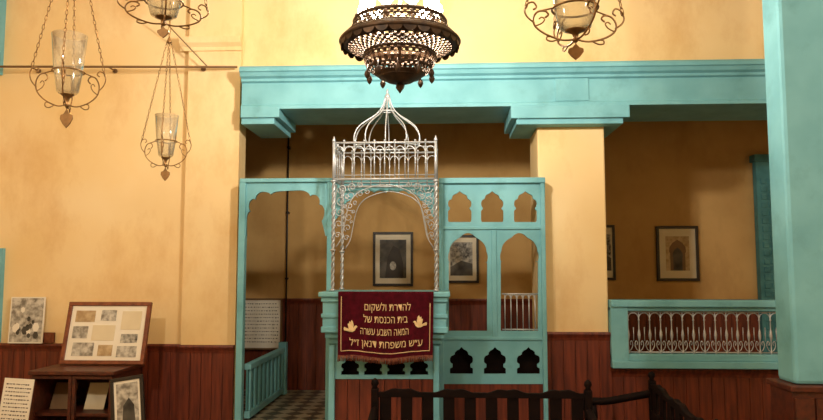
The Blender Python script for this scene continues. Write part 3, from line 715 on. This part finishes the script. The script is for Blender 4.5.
for q in ((-w/2, w/2, 0, f_), (-w/2, w/2, hgt-f_, hgt), (-w/2, -w/2+f_, f_, hgt-f_), (w/2-f_, w/2, f_, hgt-f_)): box(bm, q[0], q[1], -.02, .012, q[2], q[3], bev=.004)
obj('frame', bm, 'wood_m', t, T)
bm = NB(); box(bm, -w/2+f_, w/2-f_, -.006, .008, f_, hgt-f_); mo = obj('mount', bm, 'paper', t, T)
iw = w - 2*f_; ih = hgt - 2*f_
for j, (u, v, ww, hh, m_) in enumerate(((.06, .7, .26, .21, 'ochre_photo'), (.4, .72, .2, .2, 'bwl'), (.68, .56, .26, .34, 'cream'), (.05, .4, .2, .22, 'bwl'), (.31, .36, .3, .28, 'cream'), (.7, .32, .22, .16, 'bw'), (.08, .08, .28, .24, 'bwl'), (.42, .08, .19, .2, 'ochre_photo'), (.67, .06, .26, .2, 'bwl'))):
    bm = NB(); a = -w/2 + f_ + u*iw; c = f_ + v*ih; box(bm, a, a + ww*iw, -.009, -.006, c, c + hh*ih); obj('photograph', bm, m_, mo, T)
Yq = YW - .06
xc, zz, T = lean(8, 42, 297, 343, Yq, .06, 0, zw + .02)
w = X(42, Yq) - X(8, Yq); hgt = Z(297, Yq, 25) - zw - .02
t = thing('unframed_photograph', 'black and white photograph of stones standing on wainscot ledge at left', 'photograph', (xc, Yq, zz))
bm = NB(); box(bm, -w/2, w/2, -.003, .006, 0, hgt); cd_ = obj('card', bm, 'paper', t, T)
bm = NB(); rect(bm, -w/2 + .01, w/2 - .01, .01, hgt - .01, -.004, 0)
for j in range(14):
    a, c, r = random.uniform(-w/2+.05, w/2-.05), random.uniform(.04, hgt*.75), random.uniform(.015, .04)
    poly(bm, [(a + r*math.cos(q*PI/3 + j)*.8, c + r*math.sin(q*PI/3 + j)*1.1) for q in range(6)], -.0045 - j*.0001, 1 if j % 3 else 2)
obj('print', bm, ['bwl', 'bwd', 'paper'], cd_, T)
bm = NB(); xx = X(50, YW, 340); za = zw + .02
box(bm, xx - .045, xx + .045, YW - .03, YW, za, za + .085, bev=.004); box(bm, xx - .028, xx + .028, YW - .036, YW - .028, za + .018, za + .068, bev=.003)
tag(obj('wall_socket', bm, 'wood_m'), 'small brown wall socket just above wainscot beside unframed photograph', 'socket')
Yp = 4.8
xc, zz, T = lean(-4, 27, 380, 430, Yp, .12, .05, zs + .006)
w = X(27, Yp, 400) - X(-3, Yp, 400); hgt = Z(380, Yp, 15) - zs
t = thing('text_sheet', 'white sheet of printed text leaning at the lower left edge', 'paper', (xc, Yp, zz))
bm = NB(); box(bm, -w/2, w/2, -.002, .004, 0, hgt); sh = obj('sheet', bm, 'paper', t, T)
text_rows(sh, -w/2 + .02, w/2 - .008, hgt - .035, .026, .009, 12, -.0035, -.002, (.005, .016), .007, T)
Yf = 4.72
xc, zz, T = lean(112, 146, 378, 430, Yf, .18, -.16, zs + .02)
w = .23; hgt = .36
t = thing('small_frame', 'small black framed photograph leaning askew in front of display case', 'picture frame', (xc, Yf, zz))
bm = NB(); f_ = .024
for q in ((-w/2, w/2, 0, f_), (-w/2, w/2, hgt-f_, hgt), (-w/2, -w/2+f_, f_, hgt-f_), (w/2-f_, w/2, f_, hgt-f_)): box(bm, q[0], q[1], -.014, .01, q[2], q[3], bev=.003)
obj('frame', bm, 'black', t, T)
bm = NB(); box(bm, -w/2+f_, w/2-f_, -.004, .008, f_, hgt-f_); mo = obj('mount', bm, 'paper', t, T)
bm = NB(); rect(bm, -w/2+.04, w/2-.04, .05, hgt-.042, -.0045, 0); poly(bm, [(-.04, .06), (.05, .06), (.045, .17), (.01, .22), (-.03, .17)], -.005, 1); obj('photograph', bm, ['bwl', 'bwd'], mo, T)

# ------------------------------------------------------------------ benches
def bench(x0, x1, zt, Y, label, n, humps, loc=None, rot=0):
    t = thing('bench', label, 'bench', ((x0+x1)/2, Y, 0), 'dark wooden benches')
    N = humps * 16; top = []
    for i in range(N + 1):
        ph = (i / 16) % 1.0
        top.append((x0 + (x1 - x0) * i / N, zt - .018 + .024 * math.sin(PI * ph) ** 1.3 - .008 * math.sin(PI * i / 16 * 3) ** 2))
    obj('crest_rail', plate(top + [(x1, zt - .045), (x0, zt - .045)], [], Y - .015, Y + .02), 'dark', t)
    bm = NB(); box(bm, x0, x1, Y - .014, Y + .016, zt - .30, zt - .19, bev=.005); obj('lower_rail', bm, 'dark', t)
    for i in range(n):
        xx = x0 + (x1 - x0) * (i + .5) / n
        w_ = (x1 - x0) / n * .27
        bm = NB(); box(bm, xx - w_, xx + w_, Y - .008, Y + .012, zt - .2, zt - .035, bev=.003); obj('splat', bm, 'dark', t)
    bm = NB(); box(bm, x0, x1, Y - .42, Y + .02, .41, .45, bev=.008); obj('seat', bm, 'dark', t)
    bm = NB(); box(bm, x0, x1, Y - .0, Y + .015, .2, .42); obj('back_panel', bm, 'dark', t)
    for xx in (x0, x1):
        bm = NB(); box(bm, xx - .022, xx + .022, Y - .022, Y + .026, 0, zt + .005, bev=.006); lathe(bm, [(.02, 0), (.014, .01), (.024, .028), (.02, .046), (.006, .06)], (xx, Y, zt + .005), 10); obj('back_post', bm, 'dark', t)
        bm = NB(); lathe(bm, [(.025, 0), (.025, .1), (.018, .2), (.028, .4), (.025, .45), (.018, .5), (.026, .6), (.018, .67)], (xx, Y - .39, 0), 10); obj('front_leg', bm, 'dark', t)
        bm = NB(); pts = cat([(Y, .76), (Y - .15, .73), (Y - .3, .70), (Y - .42, .695), (Y - .46, .67), (Y - .44, .65)], 4)
        tube(bm, [(xx, y, z) for y, z in pts], .026, 8); obj('armrest', bm, 'dark', t)
    if loc: t.location = loc; t.rotation_euler = (0, 0, rot)
bench(X(375, 4.3, 390), X(588, 4.3, 390), Z(390, 4.3, 485), 4.3, 'long dark wooden bench in front of pulpit and carved screen', 10, 4)
A = Vector((X(652, 4.95, 390), 4.95)); B = Vector((X(716, 3.4, 400), 3.4)); d = B - A
bench(-d.length / 2, d.length / 2, Z(381, 4.95, 650), 0, 'dark wooden bench running towards the camera beside the turquoise pillar', 7, 3, ((A.x + B.x) / 2, (A.y + B.y) / 2, 0), math.atan2(d.y, d.x))

# ------------------------------------------------------------------ lights
def point(name, loc, e, r, col=(1, .91, .76)):
    l = bpy.data.lights.new(name, 'POINT'); l.energy = e; l.shadow_soft_size = r; l.color = col
    o = bpy.data.objects.new(name, l); C.objects.link(o); o.location = loc; return o
point('chandelier_light', (ccx, YC, zh(21) + .17), 235, .06)
point('room_light', (-2.2, 1.2, 3.5), 165, .1)
point('room_light', (2.0, .8, 3.5), 145, .1)
w = bpy.data.worlds.new('world'); S.world = w; w.use_nodes = True
w.node_tree.nodes['Background'].inputs[0].default_value = (.9, .8, .65, 1); w.node_tree.nodes['Background'].inputs[1].default_value = .08
